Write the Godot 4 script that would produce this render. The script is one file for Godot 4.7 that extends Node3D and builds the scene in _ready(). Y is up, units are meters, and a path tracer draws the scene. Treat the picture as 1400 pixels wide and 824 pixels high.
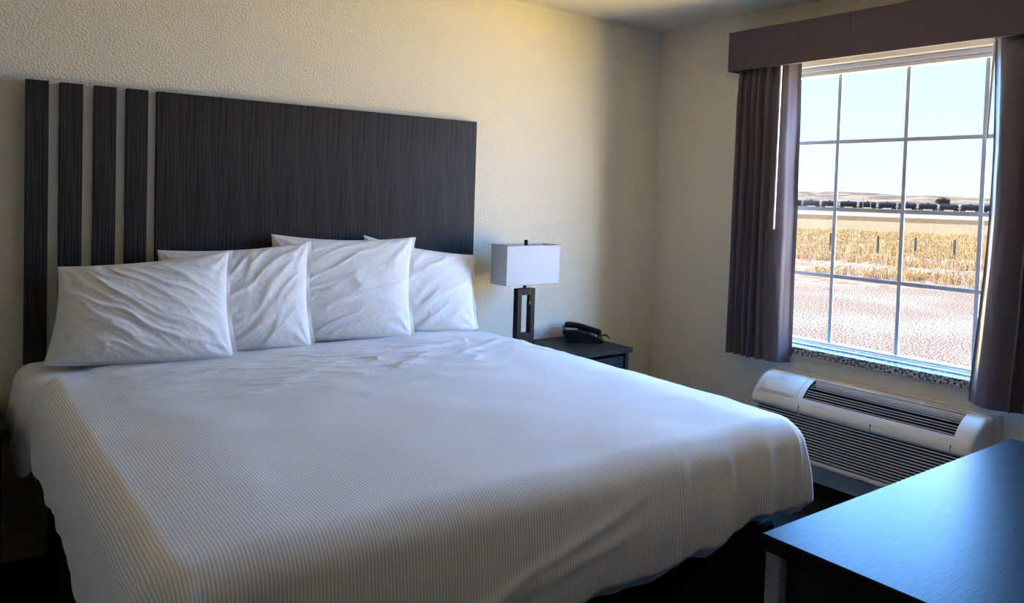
extends Node3D

# ---------------------------------------------------------------- helpers
var M := {}
var used := {}

func lin(r: float, g: float, b: float) -> Color:
	return Color(r, g, b).linear_to_srgb()

func numbered(called: String) -> String:
	var n: int = used.get(called, -1) + 1
	used[called] = n
	return called if n == 0 else "%s_%03d" % [called, n]

func tag(o: Node, label: String, category: String, group := "", kind := "") -> void:
	if label != "": o.set_meta("label", label)
	if category != "": o.set_meta("category", category)
	if group != "": o.set_meta("group", group)
	if kind != "": o.set_meta("kind", kind)

func thing(called: String, label: String, category: String, at := Vector3.ZERO, turn := 0.0, group := "") -> Node3D:
	var o := Node3D.new()
	o.name = numbered(called)
	add_child(o)
	o.position = at
	o.rotation.y = turn
	tag(o, label, category, group)
	return o

func put(called: String, mesh: Mesh, m: Material, parent: Node = self, at := Vector3.ZERO) -> MeshInstance3D:
	var o := MeshInstance3D.new()
	o.name = numbered(called) if parent == self else called
	o.mesh = mesh
	o.material_override = m
	parent.add_child(o, true)
	o.position = at
	return o

func setting(called: String, mesh: Mesh, m: Material, label := "", at := Vector3.ZERO) -> MeshInstance3D:
	var o := put(called, mesh, m, self, at)
	tag(o, label, "", "", "structure")
	return o

func tool() -> SurfaceTool:
	var st := SurfaceTool.new()
	st.begin(Mesh.PRIMITIVE_TRIANGLES)
	return st

# one flat convex polygon whose front looks away from the point ref
func poly(st: SurfaceTool, pts: Array, ref: Vector3) -> void:
	var mid := Vector3.ZERO
	for q in pts: mid += q
	mid /= pts.size()
	var n: Vector3 = (pts[1] - pts[0]).cross(pts[2] - pts[0]).normalized()
	var p := pts.duplicate()
	if n.dot(mid - ref) > 0.0:
		p.reverse()
	else:
		n = -n
	for i in range(1, p.size() - 1):
		for q in [p[0], p[i], p[i + 1]]:
			st.set_normal(n)
			st.set_uv(Vector2(q.x + q.z, q.y))
			st.add_vertex(q)

# a box with chamfered edges
func cbox(st: SurfaceTool, lo: Vector3, hi: Vector3, bev := 0.003) -> void:
	var c := (lo + hi) / 2.0
	var h := (hi - lo) / 2.0
	var b := minf(bev, minf(h.x, minf(h.y, h.z)) * 0.6)
	var ax := [Vector3.RIGHT, Vector3.UP, Vector3.BACK]
	for i in 3:
		var u: int = (i + 1) % 3
		var v: int = (i + 2) % 3
		for s in [-1.0, 1.0]:
			var f := []
			for k in [[-1, -1], [1, -1], [1, 1], [-1, 1]]:
				f.append(c + ax[i] * s * h[i] + ax[u] * float(k[0]) * (h[u] - b) + ax[v] * float(k[1]) * (h[v] - b))
			poly(st, f, c)
		for s in [-1.0, 1.0]:
			for r in [-1.0, 1.0]:
				var e := []
				for k in [[0, -1], [1, -1], [1, 1], [0, 1]]:
					var p: Vector3 = c + ax[i] * float(k[1]) * (h[i] - b)
					p += ax[u] * s * (h[u] - (b if k[0] == 1 else 0.0)) + ax[v] * r * (h[v] - (0.0 if k[0] == 1 else b))
					e.append(p)
				poly(st, e, c)
	for sx in [-1.0, 1.0]:
		for sy in [-1.0, 1.0]:
			for sz in [-1.0, 1.0]:
				var k := Vector3(sx * h.x, sy * h.y, sz * h.z)
				poly(st, [c + k - Vector3(0, sy * b, sz * b), c + k - Vector3(sx * b, 0, sz * b), c + k - Vector3(sx * b, sy * b, 0)], c)

func boxmesh(lo: Vector3, hi: Vector3, bev := 0.003) -> ArrayMesh:
	var st := tool()
	cbox(st, lo, hi, bev)
	return st.commit()

# smooth grid surface from points[i][j] stored flat (i over nu, j over nv)
func grid(P: PackedVector3Array, UV: PackedVector2Array, nu: int, nv: int, flip := false, closed := false, level := 0) -> ArrayMesh:
	var N := PackedVector3Array()
	N.resize(P.size())
	for i in nu:
		var i0: int = i - 1
		var i1: int = i + 1
		if closed:
			i0 = nu - 2 if i == 0 else i - 1
			i1 = 1 if i == nu - 1 else i + 1
		i0 = maxi(i0, 0)
		i1 = mini(i1, nu - 1)
		for j in nv:
			var j0 := maxi(j - 1, 0)
			var j1 := mini(j + 1, nv - 1)
			var n := (P[i * nv + j1] - P[i * nv + j0]).cross(P[i1 * nv + j] - P[i0 * nv + j])
			N[i * nv + j] = (-n if flip else n).normalized() if n.length_squared() > 1e-20 and j >= level else Vector3.UP
	var I := PackedInt32Array()
	for i in nu - 1:
		for j in nv - 1:
			var a := i * nv + j
			var b := a + nv
			if flip:
				I.append_array([a, a + 1, b, b, a + 1, b + 1])
			else:
				I.append_array([a, b, a + 1, b, b + 1, a + 1])
	var arr := []
	arr.resize(Mesh.ARRAY_MAX)
	arr[Mesh.ARRAY_VERTEX] = P
	arr[Mesh.ARRAY_NORMAL] = N
	arr[Mesh.ARRAY_TEX_UV] = UV
	arr[Mesh.ARRAY_INDEX] = I
	var m := ArrayMesh.new()
	m.add_surface_from_arrays(Mesh.PRIMITIVE_TRIANGLES, arr)
	return m

# profile (a closed convex-ish outline in x,y) extruded along z from z0 to z1 with flat caps
func extrude(st: SurfaceTool, prof: Array, z0: float, z1: float, caps := true) -> void:
	var mid := Vector2.ZERO
	for q in prof: mid += q
	mid /= prof.size()
	var n := prof.size()
	for i in n:
		var a: Vector2 = prof[i]
		var b: Vector2 = prof[(i + 1) % n]
		var nn := Vector2(b.y - a.y, a.x - b.x).normalized()
		var e := (a + b) / 2.0
		# outline runs anticlockwise in x,y so (dy,-dx) looks outwards
		var ref := Vector3(e.x - nn.x, e.y - nn.y, (z0 + z1) / 2.0)
		poly(st, [Vector3(a.x, a.y, z0), Vector3(b.x, b.y, z0), Vector3(b.x, b.y, z1), Vector3(a.x, a.y, z1)], ref)
	if caps:
		var tri := Geometry2D.triangulate_polygon(PackedVector2Array(prof))
		for t in range(0, tri.size(), 3):
			for z in [z0, z1]:
				var p := []
				for k in 3:
					var q: Vector2 = prof[tri[t + k]]
					p.append(Vector3(q.x, q.y, z))
				poly(st, p, Vector3(p[0].x, p[0].y, (z0 + z1) / 2.0))

func tube(st: SurfaceTool, path: Array, r: float, sides := 8) -> void:
	for i in path.size() - 1:
		var a: Vector3 = path[i]
		var b: Vector3 = path[i + 1]
		var d := (b - a).normalized()
		var u := d.cross(Vector3.UP if absf(d.y) < 0.9 else Vector3.RIGHT).normalized()
		var v := d.cross(u)
		for k in sides:
			var t0 := TAU * k / sides
			var t1 := TAU * (k + 1) / sides
			var n0 := u * cos(t0) + v * sin(t0)
			var n1 := u * cos(t1) + v * sin(t1)
			var q := [[a + n0 * r, n0], [b + n0 * r, n0], [b + n1 * r, n1], [a + n0 * r, n0], [b + n1 * r, n1], [a + n1 * r, n1]]
			# front faces run clockwise
			for w in q:
				st.set_normal(w[1])
				st.set_uv(Vector2.ZERO)
				st.add_vertex(w[0])
		if i == 0:
			cap(st, a, -d, u, v, r, sides)
		if i == path.size() - 2:
			cap(st, b, d, u, v, r, sides)

func cap(st: SurfaceTool, c: Vector3, n: Vector3, u: Vector3, v: Vector3, r: float, sides: int) -> void:
	var p := []
	for k in sides:
		p.append(c + (u * cos(TAU * k / sides) + v * sin(TAU * k / sides)) * r)
	poly(st, p, c - n)

func tubemesh(path: Array, r: float, sides := 8) -> ArrayMesh:
	var st := tool()
	tube(st, path, r, sides)
	return st.commit()

func noise(sd: int, freq: float, kind := FastNoiseLite.TYPE_SIMPLEX_SMOOTH, oct := 3) -> FastNoiseLite:
	var n := FastNoiseLite.new()
	n.seed = sd
	n.frequency = freq
	n.noise_type = kind
	n.fractal_octaves = oct
	if oct <= 1: n.fractal_type = FastNoiseLite.FRACTAL_NONE
	return n

func noisetex(n: FastNoiseLite, size: int, stops := []) -> NoiseTexture2D:
	var t := NoiseTexture2D.new()
	t.width = size
	t.height = size
	t.seamless = true
	t.noise = n
	if stops.size():
		var g := Gradient.new()
		g.offsets = PackedFloat32Array(stops.map(func(s): return s[0]))
		g.colors = PackedColorArray(stops.map(func(s): return s[1]))
		t.color_ramp = g
	return t

func mat(called: String, c: Color, rough := 0.8, spec := 0.5) -> StandardMaterial3D:
	var m := StandardMaterial3D.new()
	m.resource_name = called
	m.albedo_color = c
	m.roughness = rough
	m.metallic_specular = spec
	M[called] = m
	return m

func triplanar(m: StandardMaterial3D, s: Vector3, world := true) -> void:
	m.uv1_triplanar = true
	m.uv1_world_triplanar = world
	m.uv1_scale = s

func relief(m: StandardMaterial3D, t: Texture2D, cm: float) -> void:
	m.heightmap_enabled = true
	m.heightmap_texture = t
	m.heightmap_scale = cm

# ---------------------------------------------------------------- materials
func materials() -> void:
	var peel := noisetex(noise(3, 0.035, FastNoiseLite.TYPE_SIMPLEX_SMOOTH, 3), 1024)
	var m := mat("wall_paint", lin(0.625, 0.582, 0.475), 0.85, 0.3)
	triplanar(m, Vector3(2.2, 2.2, 2.2))
	relief(m, peel, 0.34)
	m = mat("ceiling_paint", lin(0.66, 0.63, 0.55), 0.9, 0.3)
	triplanar(m, Vector3(2.2, 2.2, 2.2))
	relief(m, peel, 0.34)
	m = mat("carpet", lin(1, 1, 1), 0.95, 0.2)
	m.albedo_texture = noisetex(noise(8, 0.12, FastNoiseLite.TYPE_SIMPLEX, 3), 512, [[0.2, lin(0.004, 0.004, 0.006)], [0.8, lin(0.022, 0.02, 0.024)]])
	triplanar(m, Vector3(2.5, 2.5, 2.5))
	# dark laminate with upright grain
	var streak := noisetex(noise(11, 0.02, FastNoiseLite.TYPE_SIMPLEX, 4), 1024, [[0.28, lin(0.009, 0.0075, 0.0075)], [0.5, lin(0.017, 0.0148, 0.0148)], [0.72, lin(0.034, 0.03, 0.03)]])
	m = mat("headboard_laminate", Color.WHITE, 0.55, 0.3)
	m.albedo_texture = streak
	triplanar(m, Vector3(8.0, 0.07, 8.0))
	m = mat("headboard_backing", lin(0.60, 0.61, 0.60), 0.45, 0.4)
	# desk grain runs along x
	var dk := noisetex(noise(15, 0.02, FastNoiseLite.TYPE_SIMPLEX, 4), 1024, [[0.25, lin(0.006, 0.006, 0.008)], [0.75, lin(0.022, 0.021, 0.024)]])
	m = mat("desk_laminate", Color.WHITE, 0.32, 0.14)
	m.albedo_texture = dk
	triplanar(m, Vector3(0.55, 5.0, 7.0))
	relief(m, noisetex(noise(16, 0.03, FastNoiseLite.TYPE_SIMPLEX, 3), 1024), 0.008)
	mat("desk_side", lin(0.008, 0.008, 0.009), 0.6, 0.3)
	m = mat("desk_edge_grey", lin(0.5, 0.55, 0.64), 0.6, 0.4)
	m.albedo_texture = noisetex(noise(19, 0.3, FastNoiseLite.TYPE_SIMPLEX, 2), 256, [[0.3, Color(0.35, 0.35, 0.37)], [0.7, Color(1, 1, 1)]])
	triplanar(m, Vector3(6, 6, 6))
	# bed linen
	var im := Image.create(32, 4, false, Image.FORMAT_RGB8)
	for x in 32:
		var k := 0.5 + 0.5 * sin(TAU * x / 32.0)
		k = smoothstep(0.2, 0.8, k)
		var c := lin(lerpf(0.60, 0.84, k), lerpf(0.60, 0.84, k), lerpf(0.615, 0.85, k))
		for y in 4:
			im.set_pixel(x, y, c)
	m = mat("coverlet", Color.WHITE, 0.75, 0.3)
	m.albedo_texture = ImageTexture.create_from_image(im)
	mat("sheet", lin(0.78, 0.78, 0.79), 0.85, 0.25)
	m = mat("pillowcase", lin(0.70, 0.70, 0.705), 0.85, 0.25)
	triplanar(m, Vector3(3, 3, 3), false)
	relief(m, noisetex(noise(23, 0.02, FastNoiseLite.TYPE_SIMPLEX_SMOOTH, 4), 512), 0.15)
	mat("bed_base", lin(0.006, 0.006, 0.007), 0.9, 0.2)
	mat("mattress", lin(0.6, 0.6, 0.6), 0.9, 0.2)
	# nightstand, lamp, telephone
	m = mat("nightstand_laminate", Color.WHITE, 0.45, 0.25)
	m.albedo_texture = noisetex(noise(29, 0.02, FastNoiseLite.TYPE_SIMPLEX, 4), 512, [[0.25, lin(0.008, 0.0075, 0.008)], [0.75, lin(0.03, 0.028, 0.028)]])
	triplanar(m, Vector3(0.8, 8, 8))
	m = mat("lamp_metal", lin(0.012, 0.012, 0.013), 0.45, 0.25)
	m = mat("lamp_shade", lin(0.56, 0.56, 0.56), 0.9, 0.2)
	m.albedo_texture = noisetex(noise(31, 0.25, FastNoiseLite.TYPE_SIMPLEX, 2), 256, [[0.3, Color(0.93, 0.93, 0.93)], [0.7, Color(1, 1, 1)]])
	triplanar(m, Vector3(6, 6, 6))
	m.backlight_enabled = true
	m.backlight = Color(0.25, 0.25, 0.25)
	mat("shade_trim", lin(0.42, 0.36, 0.33), 0.8, 0.3)
	m = mat("brass", lin(0.55, 0.42, 0.3), 0.35, 0.5)
	m.metallic = 0.9
	mat("black_plastic", lin(0.005, 0.005, 0.006), 0.35, 0.2)
	mat("key_grey", lin(0.24, 0.24, 0.25), 0.5, 0.5)
	# curtains and cornice
	var weave := noisetex(noise(37, 0.3, FastNoiseLite.TYPE_SIMPLEX, 2), 512, [[0.25, lin(0.07, 0.056, 0.072)], [0.75, lin(0.105, 0.086, 0.108)]])
	m = mat("curtain_cloth", Color.WHITE, 0.55, 0.4)
	m.albedo_texture = weave
	triplanar(m, Vector3(4, 4, 4))
	m.rim_enabled = true
	m.rim = 0.25
	m = mat("cornice_cloth", Color.WHITE, 0.85, 0.25)
	m.albedo_texture = weave
	triplanar(m, Vector3(3, 6, 3))
	mat("curtain_lining", lin(0.10, 0.095, 0.10), 0.9, 0.2)
	mat("white_wand", lin(0.72, 0.72, 0.68), 0.4, 0.5)
	# window
	mat("vinyl", lin(0.74, 0.74, 0.72), 0.45, 0.5)
	mat("muntin_backlit_tone", lin(0.4, 0.45, 0.54), 0.6, 0.3)  # white bars; their backlit blue-grey shade is put into the colour
	m = mat("pane_glass", Color(1, 1, 1, 0.03), 0.02, 0.5)
	m.transparency = BaseMaterial3D.TRANSPARENCY_ALPHA
	m = mat("granite", Color.WHITE, 0.18, 0.5)
	m.albedo_texture = noisetex(noise(41, 0.11, FastNoiseLite.TYPE_CELLULAR, 2), 512, [[0.1, lin(0.015, 0.015, 0.018)], [0.34, lin(0.05, 0.05, 0.055)], [0.42, lin(0.3, 0.29, 0.28)], [0.7, lin(0.5, 0.5, 0.5)]])
	triplanar(m, Vector3(1.3, 1.3, 1.3))
	# air conditioner
	mat("ac_plastic", lin(0.55, 0.545, 0.52), 0.42, 0.5)
	mat("ac_slat", lin(0.5, 0.5, 0.5), 0.45, 0.4)
	mat("ac_recess", lin(0.02, 0.02, 0.022), 0.8, 0.3)
	mat("ac_print", lin(0.2, 0.2, 0.22), 0.6, 0.3)
	m = mat("ac_sticker", Color.WHITE, 0.5, 0.4)
	m.albedo_texture = noisetex(noise(43, 0.3, FastNoiseLite.TYPE_SIMPLEX, 2), 128, [[0.35, lin(0.2, 0.22, 0.28)], [0.6, lin(0.68, 0.68, 0.68)]])
	triplanar(m, Vector3(8, 8, 12))
	# outdoors
	m = mat("gravel", Color.WHITE, 0.95, 0.2)
	m.albedo_texture = noisetex(noise(51, 0.13, FastNoiseLite.TYPE_SIMPLEX, 3), 1024, [[0.36, lin(0.03, 0.02, 0.02)], [0.44, lin(0.26, 0.205, 0.18)], [0.5, lin(0.48, 0.42, 0.36)], [0.75, lin(0.56, 0.51, 0.45)]])
	triplanar(m, Vector3(0.085, 0.085, 0.085))
	m.detail_enabled = true
	m.detail_blend_mode = BaseMaterial3D.BLEND_MODE_MUL
	m.detail_uv_layer = BaseMaterial3D.DETAIL_UV_2
	m.uv2_triplanar = true
	m.uv2_world_triplanar = true
	m.uv2_scale = Vector3(0.021, 0.021, 0.021)
	m.detail_albedo = noisetex(noise(52, 0.01, FastNoiseLite.TYPE_SIMPLEX, 4), 512, [[0.3, Color(0.93, 0.87, 0.86)], [0.7, Color(1, 1, 1)]])
	m = mat("dirt", Color.WHITE, 0.95, 0.2)
	m.albedo_texture = noisetex(noise(53, 0.012, FastNoiseLite.TYPE_SIMPLEX, 5), 1024, [[0.3, lin(0.24, 0.13, 0.075)], [0.42, lin(0.33, 0.27, 0.22)], [0.62, lin(0.36, 0.31, 0.275)], [0.78, lin(0.31, 0.2, 0.12)]])
	triplanar(m, Vector3(0.06, 0.06, 0.06))
	m = mat("dry_field", Color.WHITE, 0.95, 0.2)
	m.albedo_texture = noisetex(noise(55, 0.05, FastNoiseLite.TYPE_SIMPLEX, 5), 1024, [[0.36, lin(0.12, 0.07, 0.035)], [0.47, lin(0.30, 0.21, 0.12)], [0.62, lin(0.46, 0.365, 0.24)]])
	triplanar(m, Vector3(0.05, 0.05, 0.05))
	m = mat("mown_band", Color.WHITE, 0.95, 0.2)
	m.albedo_texture = noisetex(noise(57, 0.03, FastNoiseLite.TYPE_SIMPLEX, 5), 512, [[0.3, lin(0.08, 0.045, 0.025)], [0.7, lin(0.24, 0.16, 0.09)]])
	triplanar(m, Vector3(0.02, 0.02, 0.02))
	mat("pale_road", lin(0.33, 0.29, 0.25), 0.95, 0.2)
	m = mat("far_plain", Color.WHITE, 0.95, 0.2)
	m.albedo_texture = noisetex(noise(59, 0.02, FastNoiseLite.TYPE_SIMPLEX, 4), 512, [[0.3, lin(0.20, 0.14, 0.085)], [0.7, lin(0.29, 0.23, 0.16)]])
	triplanar(m, Vector3(0.006, 0.006, 0.006))
	m = mat("hill_grass", Color.WHITE, 0.95, 0.2)
	m.albedo_texture = noisetex(noise(61, 0.02, FastNoiseLite.TYPE_SIMPLEX, 5), 512, [[0.3, lin(0.13, 0.10, 0.095)], [0.55, lin(0.24, 0.185, 0.14)], [0.75, lin(0.31, 0.26, 0.215)]])
	triplanar(m, Vector3(0.0012, 0.008, 0.0012))
	m = mat("straw", lin(0.62, 0.49, 0.3), 0.9, 0.2)
	m.vertex_color_use_as_albedo = true
	m.backlight_enabled = true
	m.backlight = Color(0.5, 0.42, 0.25)
	mat("post_wood", lin(0.10, 0.10, 0.115), 0.9, 0.2)
	mat("fence_wire", lin(0.16, 0.15, 0.15), 0.6, 0.4)
	mat("tank_navy", lin(0.012, 0.016, 0.03), 0.5, 0.4)
	mat("tank_frame", lin(0.02, 0.022, 0.03), 0.8, 0.3)
	mat("tank_end", lin(0.3, 0.29, 0.28), 0.8, 0.3)
	mat("pole_grey", lin(0.3, 0.3, 0.3), 0.8, 0.3)
	mat("tree_leaf", lin(0.02, 0.035, 0.018), 0.9, 0.2)
	mat("tree_bark", lin(0.05, 0.035, 0.025), 0.9, 0.2)

# ---------------------------------------------------------------- scene
const CAM := Vector3(-3.6342, 1.4137, 3.3887)
const GROUND := -2.39

func _ready() -> void:
	# camera
	var cam := Camera3D.new()
	cam.name = "camera"
	add_child(cam)
	cam.projection = Camera3D.PROJECTION_FRUSTUM
	cam.near = 0.05
	cam.far = 6000.0
	cam.keep_aspect = Camera3D.KEEP_HEIGHT
	cam.size = 0.05 * 824.0 / 1079.08
	cam.frustum_offset = Vector2(0, -(412.0 - 303.54) / 1079.08 * 0.05)
	cam.position = CAM
	cam.basis = Basis(Vector3.UP, deg_to_rad(-36.7766)) * Basis(Vector3.RIGHT, deg_to_rad(-2.0095)) * Basis(Vector3.BACK, deg_to_rad(1.7433))
	cam.current = true
	# sky
	var we := WorldEnvironment.new()
	we.name = "environment"
	add_child(we)
	var e := Environment.new()
	we.environment = e
	e.background_mode = Environment.BG_SKY
	var sky := ProceduralSkyMaterial.new()
	sky.sky_top_color = lin(0.30, 1.0, 2.0)
	sky.sky_horizon_color = lin(1.06, 1.4, 1.7)
	sky.sky_curve = 0.25
	sky.ground_horizon_color = lin(0.5, 0.42, 0.32)
	sky.ground_bottom_color = lin(0.35, 0.28, 0.2)
	e.sky = Sky.new()
	e.sky.sky_material = sky
	e.tonemap_mode = Environment.TONE_MAPPER_LINEAR
	e.tonemap_exposure = 1.0
	e.sdfgi_enabled = true
	e.ssao_enabled = true
	e.ssil_enabled = true
	# sun, off to the side of the window and behind its wall
	var sun := DirectionalLight3D.new()
	sun.name = "sun"
	sun.light_color = lin(1.0, 0.9, 0.74)
	sun.light_energy = 4.6
	sun.light_angular_distance = 0.5
	sun.shadow_enabled = true
	add_child(sun)
	sun.basis = Basis.looking_at(Vector3(0.35, -0.72, 0.75).normalized())
	# area lights added outside the window, tinted as sky above and sunlit ground below
	var a := AreaLight3D.new()
	a.name = "added_sky_light"
	a.area_size = Vector2(9.6, 4.2)
	a.light_color = lin(0.085, 0.385, 1.0)
	a.light_energy = 630.0
	a.area_range = 30.0
	a.shadow_enabled = true
	add_child(a)
	a.position = Vector3(2.2, 3.5, 3.2)
	a.basis = Basis.looking_at(Vector3(-1, 0, 0))
	a = AreaLight3D.new()
	a.name = "added_ground_light"
	a.area_size = Vector2(9.6, 3.4)
	a.light_color = lin(1.0, 0.745, 0.29)
	a.light_energy = 415.0
	a.area_range = 30.0
	a.shadow_enabled = true
	add_child(a)
	a.position = Vector3(2.2, -0.4, 3.2)
	a.basis = Basis.looking_at(Vector3(-1, 0, 0))

	# area light added for the sunlit wing of the building off to the right, whose light the left curtain cuts off sharply on the bed wall
	a = AreaLight3D.new()
	a.name = "added_wing_light"
	a.area_size = Vector2(0.9, 3.4)
	a.light_color = lin(0.95, 0.97, 0.82)
	a.light_energy = 15.0
	a.area_range = 30.0
	a.shadow_enabled = true
	add_child(a)
	a.position = Vector3(2.1, 1.25, 7.4)
	a.basis = Basis.looking_at(Vector3(-0.33, 0, -1.0).normalized())

	materials()
	room()
	window()
	outdoors()
	headboard()
	bed()
	pillows()
	nightstand()
	other_nightstand()
	lamp()
	telephone()
	air_conditioner()
	cornice_and_curtains()
	desk()

# ---------------------------------------------------------------- room shell
const WZ0 := 0.755
const WZ1 := 2.225
const WY0 := 0.675
const WY1 := 2.155

func room() -> void:
	setting("floor", boxmesh(Vector3(-4.95, -0.15, -0.2), Vector3(0.2, 0.0, 5.2), 0.001), M.carpet, "dark carpeted floor")
	setting("ceiling", boxmesh(Vector3(-4.95, 2.44, -0.2), Vector3(0.2, 2.6, 5.2), 0.001), M.ceiling_paint, "textured off-white ceiling")
	setting("wall_back", boxmesh(Vector3(-4.95, 0.0, -0.2), Vector3(0.2, 2.44, 0.0), 0.001), M.wall_paint, "beige textured wall behind the headboard")
	setting("wall_wing", boxmesh(Vector3(0.2, GROUND, 8.2), Vector3(6.0, 5.5, 8.5), 0.001), M.wall_paint, "pale outer wall of the building wing outside, right of the window")
	var st := tool()
	cbox(st, Vector3(0.0, 0.0, 0.0), Vector3(0.2, 2.44, WZ0), 0.001)
	cbox(st, Vector3(0.0, 0.0, WZ1), Vector3(0.2, 2.44, 3.1), 0.001)
	cbox(st, Vector3(0.0, 0.0, WZ0), Vector3(0.2, WY0 - 0.04, WZ1), 0.001)
	cbox(st, Vector3(0.0, WY1, WZ0), Vector3(0.2, 2.44, WZ1), 0.001)
	setting("wall_right", st.commit(), M.wall_paint, "beige textured wall with the window")
	setting("wall_left", boxmesh(Vector3(-4.95, 0.0, 0.0), Vector3(-4.8, 2.44, 5.0), 0.001), M.wall_paint, "beige wall left of the bed")
	setting("wall_front", boxmesh(Vector3(-2.5, 0.0, 3.1), Vector3(0.2, 2.44, 3.25), 0.001), M.wall_paint, "beige wall behind the desk")
	setting("wall_hall", boxmesh(Vector3(-2.5, 0.0, 3.25), Vector3(-2.35, 2.44, 5.0), 0.001), M.wall_paint, "beige wall of the entry hall")
	setting("wall_entry", boxmesh(Vector3(-4.95, 0.0, 5.0), Vector3(-2.35, 2.44, 5.2), 0.001), M.wall_paint, "beige wall at the end of the entry hall")

func window() -> void:
	var w := Node3D.new()
	w.name = "window_1"
	add_child(w)
	tag(w, "white vinyl window with a grid of thin bars over the plain", "", "", "structure")
	var zc := [0.795, 1.1425, 1.4901, 1.8377, 2.1853]
	var yc := [2.0736, 1.7308, 1.388, 1.0452, 0.7024]
	# outer frame, stepped head as in a vinyl unit
	var st := tool()
	cbox(st, Vector3(0.05, 2.12, WZ0), Vector3(0.16, WY1, WZ1), 0.004)
	cbox(st, Vector3(0.075, 2.095, WZ0), Vector3(0.16, 2.12, WZ1), 0.004)
	put("frame_head", st.commit(), M.vinyl, w)
	st = tool()
	cbox(st, Vector3(0.05, WY0, WZ0), Vector3(0.16, 0.684, WZ1), 0.002)
	cbox(st, Vector3(0.075, 0.684, WZ0), Vector3(0.16, 0.692, WZ1), 0.002)
	put("frame_sill", st.commit(), M.vinyl, w)
	for s in [[WZ0, WZ0 + 0.025], [WZ1 - 0.025, WZ1]]:
		put("frame_jamb", boxmesh(Vector3(0.05, 0.692, s[0]), Vector3(0.16, 2.095, s[1]), 0.004), M.vinyl, w)
	st = tool()
	cbox(st, Vector3(0.085, 2.0736, WZ0 + 0.025), Vector3(0.13, 2.095, WZ1 - 0.025), 0.003)
	cbox(st, Vector3(0.085, 0.692, WZ0 + 0.025), Vector3(0.13, 0.7024, WZ1 - 0.025), 0.002)
	cbox(st, Vector3(0.085, 0.7024, WZ0 + 0.025), Vector3(0.13, 2.0736, 0.795), 0.003)
	cbox(st, Vector3(0.085, 0.7024, 2.1853), Vector3(0.13, 2.0736, WZ1 - 0.025), 0.003)
	put("sash", st.commit(), M.vinyl, w)
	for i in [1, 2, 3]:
		put("muntin", boxmesh(Vector3(0.101, 0.7024, zc[i] - 0.0095), Vector3(0.105, 2.0736, zc[i] + 0.0095), 0.0008), M.muntin_backlit_tone, w)
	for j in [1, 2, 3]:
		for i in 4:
			put("muntin", boxmesh(Vector3(0.101, yc[j] - 0.0095, zc[i] + (0.0095 if i > 0 else 0.0)), Vector3(0.105, yc[j] + 0.0095, zc[i + 1] - (0.0095 if i < 3 else 0.0)), 0.0008), M.muntin_backlit_tone, w)
	for j in 4:
		for i in 4:
			var z0: float = zc[i] + (0.0095 if i > 0 else 0.0)
			var z1: float = zc[i + 1] - (0.0095 if i < 3 else 0.0)
			var y1: float = yc[j] - (0.0095 if j > 0 else 0.0)
			var y0: float = yc[j + 1] + (0.0095 if j < 3 else 0.0)
			var q := QuadMesh.new()
			q.size = Vector2(z1 - z0, y1 - y0)
			var o := put("pane", q, M.pane_glass, w, Vector3(0.103, (y0 + y1) / 2.0, (z0 + z1) / 2.0))
			o.rotation.y = -PI / 2
	var sill := setting("trim_1", boxmesh(Vector3(-0.03, 0.635, WZ0 - 0.02), Vector3(0.06, 0.675, WZ1 + 0.02), 0.004), M.granite, "speckled granite window sill")
	sill.set_meta("kind", "structure")

# ---------------------------------------------------------------- outdoors
# a: metres out along the view, b: metres to the right of it
const OUT := Vector3(0.882, 0, -0.471)
const ALONG := Vector3(0.471, 0, 0.882)

func field_point(a: float, b: float, y: float) -> Vector3:
	return Vector3(CAM.x, 0, CAM.z) + OUT * a + ALONG * b + Vector3(0, y, 0)

func terrain(a: float) -> float:
	return GROUND + 1.6 * smoothstep(280.0, 520.0, a) + 3.0 * smoothstep(700.0, 1500.0, a)

func strip(a0: float, a1: float, n: int) -> ArrayMesh:
	var P := PackedVector3Array()
	var UV := PackedVector2Array()
	for i in n + 1:
		var a := lerpf(a0, a1, float(i) / n)
		for j in 2:
			var b := (60.0 + a * 1.4) * (-1.0 if j == 0 else 1.0)
			P.append(field_point(a, b, terrain(a)))
			UV.append(Vector2(a, b))
	return grid(P, UV, n + 1, 2, true)

func tuft_mesh(sd: int, blades: int, h: float, spread: float, lean: float) -> ArrayMesh:
	var rng := RandomNumberGenerator.new()
	rng.seed = sd
	var st := tool()
	for k in blades:
		var t := rng.randf() * TAU
		var base := Vector3(cos(t), 0, sin(t)) * rng.randf() * spread
		var d := Vector3(cos(t + rng.randf_range(-1, 1)), 0, sin(t + rng.randf_range(-1, 1))) * lean * rng.randf_range(0.3, 1.0)
		var hh := h * rng.randf_range(0.55, 1.1)
		var side := Vector3(-sin(t * 3.1), 0, cos(t * 3.1)) * 0.012
		var mid := base + d * 0.35 * hh + Vector3(0, hh * 0.6, 0)
		var tip := base + d * hh + Vector3(0, hh, 0)
		for q in [base - side, mid, base + side, mid - side, tip, mid + side]:
			st.set_normal(Vector3(side.z, 0.4, -side.x).normalized())
			st.add_vertex(q)
	return st.commit()

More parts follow.
